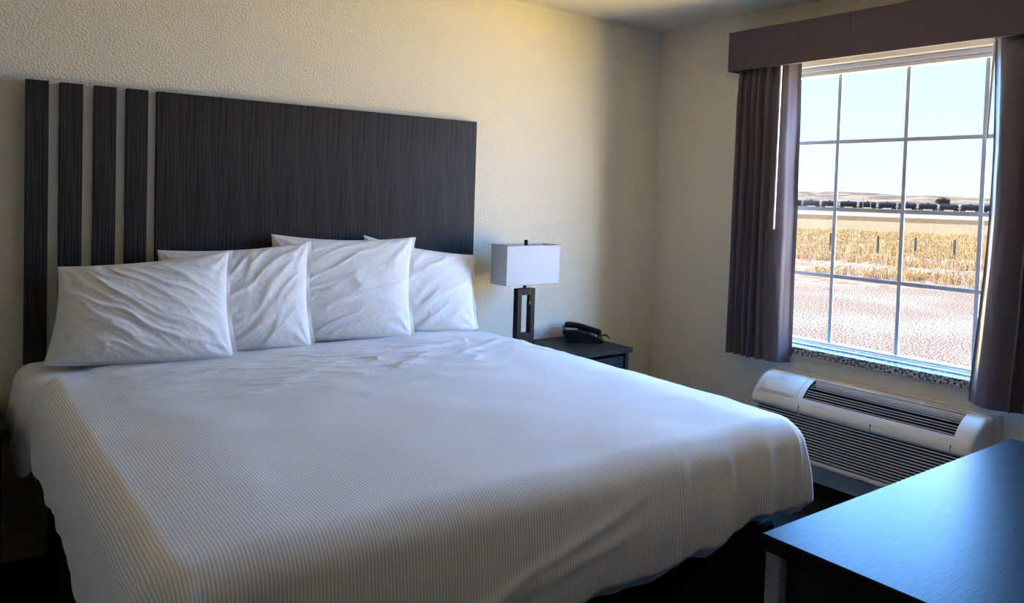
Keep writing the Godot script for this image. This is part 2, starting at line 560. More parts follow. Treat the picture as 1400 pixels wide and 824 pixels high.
func scatter(called: String, label: String, mesh: Mesh, n: int, sd: int, amin: float, amax: float, tints: Array, dens: FastNoiseLite, cut: float, size0: float, size1: float) -> void:
	var rng := RandomNumberGenerator.new()
	rng.seed = sd
	var T := []
	var C := []
	var tries := 0
	while T.size() < n and tries < n * 6:
		tries += 1
		var a := amin + (amax - amin) * pow(rng.randf(), 1.0)
		var b := rng.randf_range(-0.36, 0.36) * a
		if dens.get_noise_2d(a * 3.0, b) < cut: continue
		var s := rng.randf_range(size0, size1)
		T.append(Transform3D(Basis(Vector3.UP, rng.randf() * TAU).scaled(Vector3(s, s * rng.randf_range(0.8, 1.2), s)), field_point(a, b, GROUND)))
		var c: Color = tints[rng.randi() % tints.size()]
		var v := rng.randf_range(0.8, 1.15)
		C.append(Color(c.r * v, c.g * v, c.b * v))
	var mm := MultiMesh.new()
	mm.transform_format = MultiMesh.TRANSFORM_3D
	mm.use_colors = true
	mm.mesh = mesh
	mm.instance_count = T.size()
	for i in T.size():
		mm.set_instance_transform(i, T[i])
		mm.set_instance_color(i, C[i])
	var o := MultiMeshInstance3D.new()
	o.name = called
	o.multimesh = mm
	o.material_override = M.straw
	add_child(o)
	tag(o, label, "grass", "", "stuff")

func outdoors() -> void:
	setting("ground_gravel", strip(2.0, 41.0, 2), M.gravel, "pinkish gravel lot outside the window")
	setting("ground_dirt", strip(41.0, 66.0, 2), M.dirt, "pale bare dirt with rusty weeds before the fence")
	setting("ground_field", strip(66.0, 208.0, 4), M.dry_field, "dry golden grass field beyond the fence")
	setting("ground_mown", strip(208.0, 292.0, 3), M.mown_band, "brown mown band across the far field")
	setting("ground_road", strip(292.0, 372.0, 8), M.pale_road, "pale dirt road across the plain")
	setting("ground_plain", strip(372.0, 1500.0, 24), M.far_plain, "tan plain around the railway")
	# hills
	var nz := noise(71, 0.0035, FastNoiseLite.TYPE_SIMPLEX, 4)
	for k in 3:
		var P := PackedVector3Array()
		var UV := PackedVector2Array()
		var ad := 1400.0 + 500.0 * k
		for i in 121:
			var b := lerpf(-0.85, 0.85, i / 120.0) * ad
			var top := (0.0070 + 0.0032 * k) * ad + nz.get_noise_2d(b * (0.7 - 0.12 * k), k * 900.0) * (4.0 + 2.0 * k)
			for j in 9:
				var f := j / 8.0
				P.append(field_point(ad + (f - 0.5) * 420.0, b, lerpf(terrain(1500.0) - 3.0, CAM.y + top, sin(f * PI))))
				UV.append(Vector2(b, f))
		setting("hills", grid(P, UV, 121, 9), M.hill_grass, ["low tan hills nearest behind the train", "middle line of tan hills behind the train", "farthest tan hills on the horizon"][k])
	# grass
	var dn := noise(77, 0.02, FastNoiseLite.TYPE_SIMPLEX, 3)
	scatter("golden_grass", "tall golden dry grass along the wire fence", tuft_mesh(1, 14, 0.5, 0.2, 0.45), 9000, 81, 58.0, 120.0, [Color(1, 1, 1), Color(0.95, 0.9, 0.75), Color(0.85, 0.75, 0.6)], dn, -0.35, 0.7, 1.3)
	scatter("roadside_weeds", "patchy straw and rust weeds between gravel and fence", tuft_mesh(2, 16, 0.36, 0.28, 0.7), 1700, 83, 43.0, 60.0, [Color(1, 0.95, 0.85), Color(0.8, 0.62, 0.5), Color(0.8, 0.85, 1.2), Color(1.0, 0.8, 0.55)], noise(78, 0.035, FastNoiseLite.TYPE_SIMPLEX, 2), 0.02, 0.6, 1.5)
	# fence
	var pm := tool()
	cbox(pm, Vector3(-0.075, -0.1, -0.075), Vector3(0.075, 1.42, 0.075), 0.03)
	var post_mesh := pm.commit()
	var px := [-7.2, -3.8, -0.24, 2.4, 5.0, 7.7]
	for i in px.size():
		var o := put("fence_post", post_mesh, M.post_wood, self, field_point(69.15 - 0.25 * px[i], px[i], GROUND))
		o.rotation.y = 0.4 * i
		tag(o, "%s grey wooden post of the wire fence in the dry grass" % ["first from the left", "second from the left", "third from the left", "fourth from the left", "fifth from the left", "sixth from the left"][i], "post", "fence posts in the field")
	for h in [0.45, 0.8, 1.2]:
		var o := put("fence_wire", tubemesh([field_point(71.75, -11.0, GROUND + h), field_point(69.0, 0.0, GROUND + h), field_point(65.25, 15.0, GROUND + h)], 0.008, 5), M.fence_wire)
		tag(o, "%s thin wire strand strung along the field fence" % {0.45: "lowest", 0.8: "middle", 1.2: "top"}[h], "wire", "fence wires")
	train()
	# poles and a lone tree by the track
	var rng := RandomNumberGenerator.new()
	for q in [[500.0, -10.5, "left one of the two close-set"], [502.0, -6.5, "right one of the two close-set"], [495.0, 57.0, "lone right-hand"]]:
		var at: Vector3 = field_point(q[0], q[1], terrain(q[0]))
		var p := thing("utility_pole", "%s thin pale utility pole before the train" % q[2], "pole", at, 0.5)
		put("shaft", tubemesh([Vector3.ZERO, Vector3(0, 7.2, 0)], 0.16, 6), M.pole_grey, p)
		put("crossarm", boxmesh(Vector3(-0.9, 6.5, -0.08), Vector3(0.9, 6.7, 0.08), 0.02), M.pole_grey, p)
	var t := thing("roundish_tree", "small dark tree standing behind the train", "tree", field_point(600.0, 36.0, terrain(600.0)))
	put("trunk", tubemesh([Vector3.ZERO, Vector3(0, 4.5, 0)], 0.35, 7), M.tree_bark, t)
	rng.seed = 5
	var st := tool()
	for k in 420:
		var d := Vector3(rng.randfn(), rng.randfn(), rng.randfn()).normalized() * pow(rng.randf(), 0.4)
		var c := Vector3(0, 6.2, 0) + Vector3(d.x * 4.4, d.y * 2.6, d.z * 4.4)
		var u := Vector3(rng.randfn(), rng.randfn(), rng.randfn()).normalized()
		var v := u.cross(Vector3(rng.randfn(), rng.randfn(), rng.randfn())).normalized()
		for w in [u * 0.7, v * 0.6, -u * 0.5 - v * 0.4]:
			st.set_normal(d.normalized())
			st.add_vertex(c + w)
	put("crown", st.commit(), M.tree_leaf, t)

func tank_car() -> Node3D:
	var o := thing("tank_car", "dark tank car in the long freight train on the plain", "train car", Vector3.ZERO, 0.0, "tank cars of the freight train")
	# long axis z
	var P := PackedVector3Array()
	var UV := PackedVector2Array()
	var prof := [[-5.0, 0.05], [-4.95, 0.7], [-4.75, 1.15], [-4.4, 1.4], [-4.0, 1.5], [4.0, 1.5], [4.4, 1.4], [4.75, 1.15], [4.95, 0.7], [5.0, 0.05]]
	for i in 19:
		var t := TAU * i / 18.0
		for q in prof:
			P.append(Vector3(cos(t) * q[1], 2.75 + sin(t) * q[1], q[0]))
			UV.append(Vector2(t, q[0]))
	put("tank", grid(P, UV, 19, prof.size(), true, true), M.tank_navy, o)
	put("manway", tubemesh([Vector3(0, 4.1, 0), Vector3(0, 4.75, 0)], 0.55, 10), M.tank_navy, o)
	put("underframe", boxmesh(Vector3(-0.9, 0.85, -5.4), Vector3(0.9, 1.35, 5.4), 0.05), M.tank_frame, o)
	for s in [-1.0, 1.0]:
		var b := tool()
		cbox(b, Vector3(-1.2, 0.35, s * 3.8 - 1.2), Vector3(1.2, 0.85, s * 3.8 + 1.2), 0.05)
		for k in [-0.85, 0.85]:
			tube(b, [Vector3(-1.1, 0.46, s * 3.8 + k), Vector3(1.1, 0.46, s * 3.8 + k)], 0.46, 10)
		put("bogie", b.commit(), M.tank_frame, o)
		var pl := tool()
		cbox(pl, Vector3(-1.3, 1.35, s * 5.25 - 0.25), Vector3(1.3, 1.5, s * 5.25 + 0.25), 0.03)
		cbox(pl, Vector3(-1.3, 1.5, s * 5.4 - 0.1), Vector3(1.3, 2.6, s * 5.4 + 0.05), 0.03)
		put("end_platform", pl.commit(), M.tank_end, o)
	return o

func train() -> void:
	var first := tank_car()
	var ang := atan2(ALONG.x, ALONG.z)
	for i in 14:
		var o: Node3D = first
		if i > 0:
			o = first.duplicate()
			o.name = numbered("tank_car")
			add_child(o)
		var place: String = ["first", "second", "third", "fourth", "fifth", "sixth", "seventh", "eighth", "ninth", "tenth", "eleventh"][clampi(i - 2, 0, 10)]
		tag(o, "%s dark tank car from the left curtain in the freight train" % place if i > 1 and i < 13 else "dark tank car of the freight train %s" % ["leftmost, behind the left curtain", "next to the leftmost, behind the left curtain"][i] if i < 2 else "rightmost dark tank car of the freight train, behind the right curtain", "train car", "tank cars of the freight train")
		o.position = field_point(540.0 - 1.2 * i, -74.0 + 10.9 * i, -0.75)
		o.rotation.y = ang
	var bed_line := tool()
	cbox(bed_line, Vector3(-3.0, -0.9, -110.0), Vector3(3.0, 0.0, 110.0), 0.3)
	var tr := setting("ground_railbed", bed_line.commit(), M.far_plain, "low embankment under the train")
	tr.position = field_point(533.0, 0.0, -0.75)
	tr.rotation.y = ang - 0.09

# ---------------------------------------------------------------- headboard
func headboard() -> void:
	var h := thing("headboard", "tall dark wood-grain headboard with four slim boards on the left", "headboard", Vector3(-2.36, 0.739, 0.0))
	var off := -h.position
	put("backing_panel", boxmesh(Vector3(-3.325, 0.745, 0.0) + off, Vector3(-1.40, 1.772, 0.03) + off, 0.002), M.headboard_backing, h).set_meta("label", "grey backing showing between the boards")
	for b in [[-3.339, -3.266], [-3.231, -3.155], [-3.118, -3.041], [-3.007, -2.929]]:
		put("board", boxmesh(Vector3(b[0], 0.739, 0.03) + off, Vector3(b[1], 1.776, 0.052) + off, 0.0015), M.headboard_laminate, h)
	put("panel", boxmesh(Vector3(-2.897, 0.739, 0.03) + off, Vector3(-1.380, 1.776, 0.052) + off, 0.0015), M.headboard_laminate, h)

# ---------------------------------------------------------------- bed
const BX0 := -3.335
const BX1 := -1.385
const BZ1 := 1.99
const BY := 0.762

func bed() -> void:
	var b := thing("bed", "black bed base and mattress under the white coverlet", "bed", Vector3(-2.36, 0.0, 1.0))
	var off := -b.position
	put("base", boxmesh(Vector3(-3.26, 0.0, 0.07) + off, Vector3(-1.45, 0.40, 1.92) + off, 0.01), M.bed_base, b)
	put("mattress", boxmesh(Vector3(-3.29, 0.405, 0.06) + off, Vector3(-1.43, 0.725, 1.94) + off, 0.05), M.mattress, b)
	coverlet()
	flat_sheet()

func bump_line(p: Vector2, a: Vector2, c: Vector2, wid: float) -> float:
	var t := clampf((p - a).dot(c - a) / (c - a).length_squared(), 0.0, 1.0)
	var d := p.distance_to(a.lerp(c, t))
	return exp(-d * d / (wid * wid)) * smoothstep(0.0, 0.15, t) * smoothstep(1.0, 0.85, t)

func top_height(w: Vector2, soft: FastNoiseLite, fine: FastNoiseLite) -> float:
	var y := BY + 0.006 * soft.get_noise_2d(w.x * 1.3, w.y * 1.3)
	# broad ripples, stronger near the pillows
	y += 0.0035 * fine.get_noise_2d(w.x * 0.55, w.y * 1.2) * (0.45 + 1.6 * smoothstep(1.1, 0.45, w.y))
	y -= 0.018 * smoothstep(0.25, 0.0, BX1 - w.x) + 0.014 * smoothstep(0.3, 0.0, w.x - BX0) + 0.012 * smoothstep(0.35, 0.0, BZ1 - w.y)
	for cr in [[-2.95, 0.62, -2.62, 0.52, 0.012, 0.007], [-2.9, 0.55, -2.5, 0.66, 0.014, 0.006], [-2.88, 0.95, -2.66, 0.90, 0.014, 0.006], [-2.7, 0.86, -2.35, 0.62, 0.03, 0.007], [-2.3, 0.47, -1.75, 0.42, 0.012, 0.006], [-2.2, 0.60, -1.7, 0.50, 0.016, 0.006], [-1.9, 0.72, -1.55, 0.55, 0.02, 0.007], [-2.25, 0.85, -1.95, 0.62, 0.03, 0.007], [-1.6, 0.5, -1.45, 0.9, 0.014, 0.005], [-2.55, 1.15, -2.1, 1.0, 0.04, 0.006]]:
		y += cr[5] * bump_line(w, Vector2(cr[0], cr[1]), Vector2(cr[2], cr[3]), cr[4])
	# small crumples where the cover was pulled up to the pillows
	var cr2 := 1.0 - absf(soft.get_noise_2d(w.x * 1.3 + w.y * 0.9, w.y * 3.6 - w.x * 0.8 + 7.0)) * 2.0
	y += 0.007 * pow(clampf(cr2, 0.0, 1.0), 3.0) * smoothstep(1.35, 0.5, w.y) * smoothstep(-0.25, 0.25, soft.get_noise_2d(w.x * 1.1 + 9.0, w.y * 1.1))
	return y

func coverlet() -> void:
	# rounded-rectangle rim of the top, walked from the head-left corner round the foot to the head-right corner and back
	var r := 0.09
	var zh := 0.17
	var rim := []      # [point, outward normal]
	var step := 0.0125
	var corners := [[Vector2(BX0 + r, zh + r), PI, 1.5 * PI], [Vector2(BX1 - r, zh + r), 1.5 * PI, TAU], [Vector2(BX1 - r, BZ1 - r), 0.0, 0.5 * PI], [Vector2(BX0 + r, BZ1 - r), 0.5 * PI, PI]]
	for k in 4:
		var c: Vector2 = corners[k][0]
		for i in 17:
			var t := lerpf(corners[k][1], corners[k][2], i / 16.0)
			rim.append([c + Vector2(cos(t), sin(t)) * r, Vector2(cos(t), sin(t))])
		var nx: Vector2 = corners[(k + 1) % 4][0]
		var t1: float = corners[k][2]
		var n1 := Vector2(cos(t1), sin(t1))
		var p0 := c + n1 * r
		var p1 := nx + n1 * r
		var cnt := int(p0.distance_to(p1) / step)
		for i in range(1, cnt):
			rim.append([p0.lerp(p1, float(i) / cnt), n1])
	rim.append(rim[0])
	var nt := 70
	var nd := 64
	var soft := noise(91, 1.6, FastNoiseLite.TYPE_SIMPLEX_SMOOTH, 2)
	var fine := noise(92, 5.0, FastNoiseLite.TYPE_SIMPLEX_SMOOTH, 3)
	var fold := noise(93, 1.0, FastNoiseLite.TYPE_SIMPLEX_SMOOTH, 2)
	var P := PackedVector3Array()
	var UV := PackedVector2Array()
	var s0 := Vector2((BX0 + BX1) / 2.0, zh + 0.85)
	var s1 := Vector2((BX0 + BX1) / 2.0, BZ1 - 0.85)
	var edge := 0.075
	for q in rim:
		var p: Vector2 = q[0]
		var n: Vector2 = q[1]
		var sp := Vector2(clampf(p.x, s0.x, s1.x), clampf(p.y, s0.y, s1.y))
		var inner := p - n * edge
		# hem height along the rim
		var hem := 0.45 + 0.03 * fold.get_noise_2d(p.x * 2.5, p.y * 2.5)
		if n.y > 0.5: hem = 0.40 + 0.035 * fold.get_noise_2d(p.x * 3.0, 4.0) + 0.05 * smoothstep(-2.0, -1.45, p.x) - 0.03 * smoothstep(-2.2, -3.2, p.x)
		elif n.x < -0.5: hem = 0.475 - 0.10 * smoothstep(0.7, 1.9, p.y) + 0.02 * fold.get_noise_2d(p.y * 3.0, 9.0)
		if n.y < -0.5: hem = 0.72
		for j in nt + nd:
			var pos: Vector3
			var uv: Vector2
			if j < nt:
				var f := float(j) / (nt - 1)
				var w := sp.lerp(inner, f)
				var y := top_height(w, soft, fine)
				pos = Vector3(w.x, y, w.y)
				uv = w
			else:
				var f := float(j - nt + 1) / nd
				# rounded shoulder, then the drop
				var y_top := top_height(inner, soft, fine)
				var arc := edge * PI / 2.0
				var total := arc + (y_top - edge - hem)
				var s := f * total
				var out := 0.0
				var y := 0.0
				if s < arc:
					out = edge * sin(s / edge)
					y = y_top - edge * (1.0 - cos(s / edge))
				else:
					out = edge
					y = y_top - edge - (s - arc)
				var dn := clampf((s - arc * 0.5) / maxf(total - arc * 0.5, 0.001), 0.0, 1.0)
				var side := p.x if absf(n.y) > 0.5 else p.y
				# hanging folds
				var amp := dn * (0.7 + 0.5 * fold.get_noise_2d(side * 1.5, 31.0))
				var rip := sin(side * 26.0 + 3.0 * fold.get_noise_2d(side * 2.0, 3.0)) * 0.006 + sin(side * 61.0 + 4.0 * fold.get_noise_2d(side * 3.0, 7.0)) * 0.0028
				if n.y > 0.5:
					var near_r := smoothstep(-2.15, -1.6, p.x)
					out += amp * rip * (0.6 + 1.6 * near_r) + 0.012 * dn * fold.get_noise_2d(p.x * 2.2, 12.0)
					out += 0.012 * exp(-pow((p.x + 1.985 + 0.03 * dn) / 0.014, 2.0)) * smoothstep(0.02, 0.25, dn) * smoothstep(1.0, 0.8, dn)
					out += 0.007 * exp(-pow((p.x + 1.80 - 0.02 * dn) / 0.012, 2.0)) * smoothstep(0.05, 0.3, dn)
					out += 0.006 * exp(-pow((p.x + 1.62) / 0.010, 2.0)) * smoothstep(0.05, 0.3, dn)
					# slanting drags towards the near corner
					var d1 := (s - 0.10) - (-2.0 - p.x) * 0.28
					out += 0.007 * exp(-pow(d1 / 0.018, 2.0)) * smoothstep(-2.0, -2.3, p.x) * smoothstep(-3.25, -2.9, p.x)
					var d2 := (s - 0.22) - (-2.2 - p.x) * 0.18
					out += 0.006 * exp(-pow(d2 / 0.02, 2.0)) * smoothstep(-2.05, -2.3, p.x)
				elif n.x < -0.5:
					out += amp * rip * 0.9 + 0.02 * dn * fold.get_noise_2d(p.y * 2.4, 18.0)
				else:
					out += amp * rip
				# soft belly and the hem drawn in underneath
				out += 0.02 * sin(dn * PI * 0.8) - 0.035 * smoothstep(0.86, 1.0, dn)
				# loose pleat at the near foot corner
				if n.x < -0.05 and n.y > 0.05:
					var cc := atan2(n.y, -n.x)
					out += 0.03 * dn * sin(cc * 6.0) + 0.03 * dn
				elif n.x > 0.05 and n.y > 0.05:
					var cc := atan2(n.y, n.x)
					out += 0.014 * dn * sin(cc * 9.0) + 0.015 * dn
				var w2 := inner + n * out
				pos = Vector3(w2.x, y, w2.y)
				uv = inner + n * s
			P.append(pos)
			UV.append(Vector2(uv.x / 0.0078, uv.y))
	var o := put("coverlet", grid(P, UV, rim.size(), nt + nd, true, true, 4), M.coverlet)
	tag(o, "white finely striped coverlet spread over the large bed", "bedspread")

func flat_sheet() -> void:
	# the sheet under the coverlet, hanging out at the head on the left
	var nz := noise(97, 3.0, FastNoiseLite.TYPE_SIMPLEX_SMOOTH, 2)
	var P := PackedVector3Array()
	var UV := PackedVector2Array()
	var nu := 90
	var nv := 90
	for i in nu:
		var f := i / float(nu - 1)
		var z := lerpf(0.056, 0.60, f)
		# hem: shallow by the wall, a hanging point towards the foot end
		var drop := 0.26 + 0.03 * f + 0.085 * exp(-pow((f - 0.55) / 0.12, 2.0)) - 0.12 * smoothstep(0.68, 0.95, f)
		for j in nv:
			var g := j / float(nv - 1)
			var top := 1.86 - 0.02 * smoothstep(0.5, 0.75, f)
			var s := g * (top + drop)
			var x := 0.0
			var y := 0.0
			if s < top:
				x = -1.44 - s
				y = 0.748 + 0.003 * nz.get_noise_2d(s * 2.0, z * 3.0)
				if s < 0.05: y -= 0.02 * (1.0 - s / 0.05)
			else:
				var d := s - top
				var rr := 0.06
				if d < rr * PI / 2.0:
					x = -1.44 - top - rr * sin(d / rr)
					y = 0.748 - rr * (1.0 - cos(d / rr))
				else:
					x = -1.44 - top - rr
					y = 0.748 - rr - (d - rr * PI / 2.0)
				var dn := d / drop
				x -= (0.012 * dn + 0.016 * dn * dn + dn * (0.008 * sin(z * 30.0) + 0.007 * nz.get_noise_2d(z * 3.0, 5.0))) * (1.0 - smoothstep(0.5, 0.72, f)) - 0.022 * smoothstep(0.5, 0.75, f)
			P.append(Vector3(x, y, z - 0.03 * maxf(0.0, s - top) / drop * (1.0 - f)))
			UV.append(Vector2(s, z))
	var o := put("bed_sheet", grid(P, UV, nu, nv), M.sheet)
	tag(o, "plain white sheet hanging out beside the coverlet at the headboard end", "sheet")

# ---------------------------------------------------------------- pillows
func pillow(bl: Vector3, br: Vector3, tl: Vector3, tr: Vector3, thick: float, sd: int, label: String) -> void:
	var nz := noise(sd, 1.0, FastNoiseLite.TYPE_SIMPLEX_SMOOTH, 2)
	var nu := 84
	var nv := 64
	var o := thing("pillow", label, "pillow", (bl + br) / 2.0, 0.0, "white pillows against the headboard")
	var off := -o.position
	var wide := bl.distance_to(br)
	var tall := bl.distance_to(tl)
	var lean := [-0.42, 0.66, 0.5, 0.75][sd % 4] as float
	for face in [1.0, -1.0]:
		var P := PackedVector3Array()
		var UV := PackedVector2Array()
		for i in nu:
			var u := i / float(nu - 1)
			for j in nv:
				var v := j / float(nv - 1)
				var su := 2.0 * u - 1.0
				var sv := 2.0 * v - 1.0
				# sides drawn in between the corners
				var uu := u + 0.03 * (0.5 - u) * (1.0 - sv * sv) * 2.0 * pow(absf(su), 3.0)
				var vv := v + 0.045 * (0.5 - v) * (1.0 - su * su) * 2.0 * pow(absf(sv), 3.0) * (1.0 if v > 0.5 else 0.2)
				var base := bl.lerp(br, uu).lerp(tl.lerp(tr, uu), vv)
				var du := (br - bl).lerp(tr - tl, v).normalized()
				var dv := (tl - bl).lerp(tr - br, u).normalized()
				var n := du.cross(dv).normalized()
				var full := pow(maxf(0.0, 1.0 - pow(absf(su), 2.6)), 0.55) * pow(maxf(0.0, 1.0 - pow(absf(sv), 2.4)), 0.55)
				var t := thick * full * (1.0 - 0.22 * sv)
				if face > 0.0:
					var x := u * wide
					var y := v * tall
					# slanting creases
					var c := cos(lean)
					var s := sin(lean)
					var along := x * c + y * s
					var across := -x * s + y * c
					var bend := 0.5 * nz.get_noise_2d(along * 2.0, 8.0)
					var k := 1.0 - absf(nz.get_noise_2d(along * 2.0, across * 9.0 + bend)) * 2.2
					var k2 := 1.0 - absf(nz.get_noise_2d(along * 4.0 + 40.0, across * 20.0 + bend)) * 2.2
					var mask := 0.45 + 0.55 * clampf(0.5 + nz.get_noise_2d(x * 4.0, y * 4.0 + 60.0), 0.0, 1.0)
					t += full * mask * (0.013 * pow(clampf(k, 0.0, 1.0), 2.0) + 0.0045 * pow(clampf(k2, 0.0, 1.0), 2.0))
					# gathers running in from the corners
					for cn in [[0.0, 0.0], [1.0, 0.0], [0.0, 1.0], [1.0, 1.0]]:
						var dx: float = (u - cn[0]) * wide
						var dy: float = (v - cn[1]) * tall
						var rr := sqrt(dx * dx + dy * dy)
						t += 0.003 * sin(atan2(absf(dy), absf(dx)) * 11.0 + sd * 2.0 + 2.0 * nz.get_noise_2d(rr * 12.0, cn[0] * 5.0 + cn[1] * 9.0)) * exp(-pow((rr - 0.07) / 0.06, 2.0)) * minf(1.0, full * 4.0)
				base.y -= (0.02 if face > 0.0 else 0.012) * (1.0 - v) * (1.0 - v) * pow(sin(PI * clampf(u, 0.0, 1.0)), 0.4)
				P.append(base + n * t * face + off)
				UV.append(Vector2(u * wide, v * tall))
		put("case_front" if face > 0.0 else "case_back", grid(P, UV, nu, nv, face > 0.0), M.pillowcase, o)
	# the open end of the case, a flat doubled hem past the filling
	var H := PackedVector3Array()
	var HU := PackedVector2Array()
	for i in 5:
		var e := i / 4.0
		for j in 24:
			var v := j / 23.0
			var sv := 2.0 * v - 1.0
			var q := br.lerp(tr, v) + (br - bl).normalized() * (0.022 * e - 0.008 - 0.015 * (1.0 - sv * sv)) + Vector3(0, 0, 0.006 * sin(v * 17.0 + sd) * e)
			H.append(q + off)
			HU.append(Vector2(e, v))
	put("case_hem", grid(H, HU, 5, 24), M.pillowcase, o)

func pillows() -> void:
	pillow(Vector3(-3.30, 0.782, 0.27), Vector3(-2.68, 0.768, 0.36), Vector3(-3.245, 1.105, 0.15), Vector3(-2.66, 1.158, 0.22), 0.10, 0, "white pillow leaning at the far left, in front of the others")
	pillow(Vector3(-2.93, 0.77, 0.16), Vector3(-2.345, 0.768, 0.31), Vector3(-2.90, 1.155, 0.10), Vector3(-2.31, 1.186, 0.17), 0.085, 1, "white pillow second from the left, half behind the leftmost")
	pillow(Vector3(-2.49, 0.775, 0.14), Vector3(-1.875, 0.768, 0.31), Vector3(-2.445, 1.214, 0.09), Vector3(-1.79, 1.199, 0.15), 0.085, 2, "white pillow second from the right, tallest of the row")
	pillow(Vector3(-2.03, 0.775, 0.13), Vector3(-1.50, 0.765, 0.27), Vector3(-2.01, 1.207, 0.08), Vector3(-1.425, 1.105, 0.12), 0.08, 3, "white pillow at the far right, nearest the lamp")

# ---------------------------------------------------------------- nightstand
func nightstand() -> void:
	var n := thing("nightstand", "dark wood nightstand between the bed and the window wall", "nightstand", Vector3(-0.93, 0.0, 0.23), 0.0, "nightstands")
	var off := -n.position
	put("top", boxmesh(Vector3(-1.262, 0.594, 0.012) + off, Vector3(-0.604, 0.62, 0.446) + off, 0.004), M.nightstand_laminate, n)
	var st := tool()
	cbox(st, Vector3(-1.25, 0.06, 0.02) + off, Vector3(-1.225, 0.594, 0.43) + off, 0.002)
	put("side_panel", st.commit(), M.nightstand_laminate, n)
	put("side_panel", boxmesh(Vector3(-0.645, 0.06, 0.02) + off, Vector3(-0.618, 0.594, 0.43) + off, 0.002), M.nightstand_laminate, n)
	put("back_panel", boxmesh(Vector3(-1.225, 0.08, 0.02) + off, Vector3(-0.645, 0.594, 0.035) + off, 0.001), M.nightstand_laminate, n)
	put("bottom_panel", boxmesh(Vector3(-1.225, 0.08, 0.035) + off, Vector3(-0.645, 0.10, 0.42) + off, 0.001), M.nightstand_laminate, n)
	for y in [[0.36, 0.575], [0.115, 0.345]]:
		var d := put("drawer", boxmesh(Vector3(-1.219, y[0], 0.12) + off, Vector3(-0.651, y[1], 0.424) + off, 0.003), M.nightstand_laminate, n)
		var k: float = (y[0] + y[1]) / 2.0
		put("pull", boxmesh(Vector3(-1.0, k - 0.006, 0.424) + off, Vector3(-0.87, k + 0.006, 0.444) + off, 0.003), M.lamp_metal, d)
	for x in [-1.25, -0.658]:
		put("foot", boxmesh(Vector3(x, 0.0, 0.03) + off, Vector3(x + 0.04, 0.06, 0.42) + off, 0.003), M.nightstand_laminate, n)

func other_nightstand() -> void:
	var o: Node3D = get_node("nightstand").duplicate()
	o.name = numbered("nightstand")
	add_child(o)
	o.position = Vector3(-3.412 - 0.33, 0.0, 0.23)
	tag(o, "dark nightstand at the left picture edge beside the bed", "nightstand", "nightstands")

# ---------------------------------------------------------------- lamp
func lamp() -> void:
	var c := Vector3(-1.197, 0.62, 0.252)
	var l := thing("table_lamp", "table lamp with a white box shade and an open black frame base", "lamp", c)
	put("foot", boxmesh(Vector3(-0.062, 0.0, -0.05), Vector3(0.062, 0.014, 0.05), 0.003), M.lamp_metal, l)
	var st := tool()
	cbox(st, Vector3(-0.056, 0.014, -0.018), Vector3(-0.028, 0.323, 0.018), 0.002)
	cbox(st, Vector3(0.028, 0.014, -0.018), Vector3(0.056, 0.323, 0.018), 0.002)
	cbox(st, Vector3(-0.028, 0.29, -0.018), Vector3(0.028, 0.323, 0.018), 0.002)
	cbox(st, Vector3(-0.028, 0.014, -0.018), Vector3(0.028, 0.098, 0.018), 0.002)
	put("frame", st.commit(), M.lamp_metal, l)
	put("neck", tubemesh([Vector3(0, 0.323, 0), Vector3(0, 0.40, 0)], 0.008, 12), M.lamp_metal, l)
	st = tool()
	tube(st, [Vector3(0, 0.40, 0), Vector3(-0.035, 0.42, 0), Vector3(-0.035, 0.52, 0), Vector3(0, 0.535, 0)], 0.002, 6)
	tube(st, [Vector3(0, 0.40, 0), Vector3(0.035, 0.42, 0), Vector3(0.035, 0.52, 0), Vector3(0, 0.535, 0)], 0.002, 6)
	put("harp", st.commit(), M.lamp_metal, l)
	put("socket", tubemesh([Vector3(0, 0.385, 0), Vector3(0, 0.44, 0)], 0.018, 14), M.lamp_metal, l)
	put("finial", tubemesh([Vector3(0, 0.535, 0), Vector3(0, 0.568, 0)], 0.0095, 12), M.lamp_metal, l)
	# shade: four cloth sides with thickness
	var hx := 0.166
	var hz := 0.068
	var y0 := 0.349
	var y1 := 0.543
	st = tool()
	cbox(st, Vector3(-hx, y0, hz - 0.002), Vector3(hx, y1, hz), 0.0006)
	cbox(st, Vector3(-hx, y0, -hz), Vector3(hx, y1, -hz + 0.002), 0.0006)
	cbox(st, Vector3(-hx, y0, -hz + 0.002), Vector3(-hx + 0.002, y1, hz - 0.002), 0.0006)
	cbox(st, Vector3(hx - 0.002, y0, -hz + 0.002), Vector3(hx, y1, hz - 0.002), 0.0006)
	var sh := put("shade", st.commit(), M.lamp_shade, l)
	for y in [y0, y1]:
		st = tool()
		for q in [[Vector3(-hx, y, hz), Vector3(hx, y, hz)], [Vector3(-hx, y, -hz), Vector3(hx, y, -hz)], [Vector3(-hx, y, -hz), Vector3(-hx, y, hz)], [Vector3(hx, y, -hz), Vector3(hx, y, hz)]]:
			tube(st, q, 0.0016, 6)
		if y == y1: tube(st, [Vector3(-hx, y1, 0), Vector3(hx, y1, 0)], 0.0016, 6)
		put("rim_wire", st.commit(), M.shade_trim, sh)
	st = tool()
	for k in 24:
		tube(st, [Vector3(0.021, 0.385 - 0.0055 * k, 0.02), Vector3(0.021, 0.385 - 0.0055 * k - 0.004, 0.02)], 0.0012, 5)
	tube(st, [Vector3(0.021, 0.258, 0.02), Vector3(0.021, 0.242, 0.02)], 0.003, 8)
	put("pull_chain", st.commit(), M.brass, l)

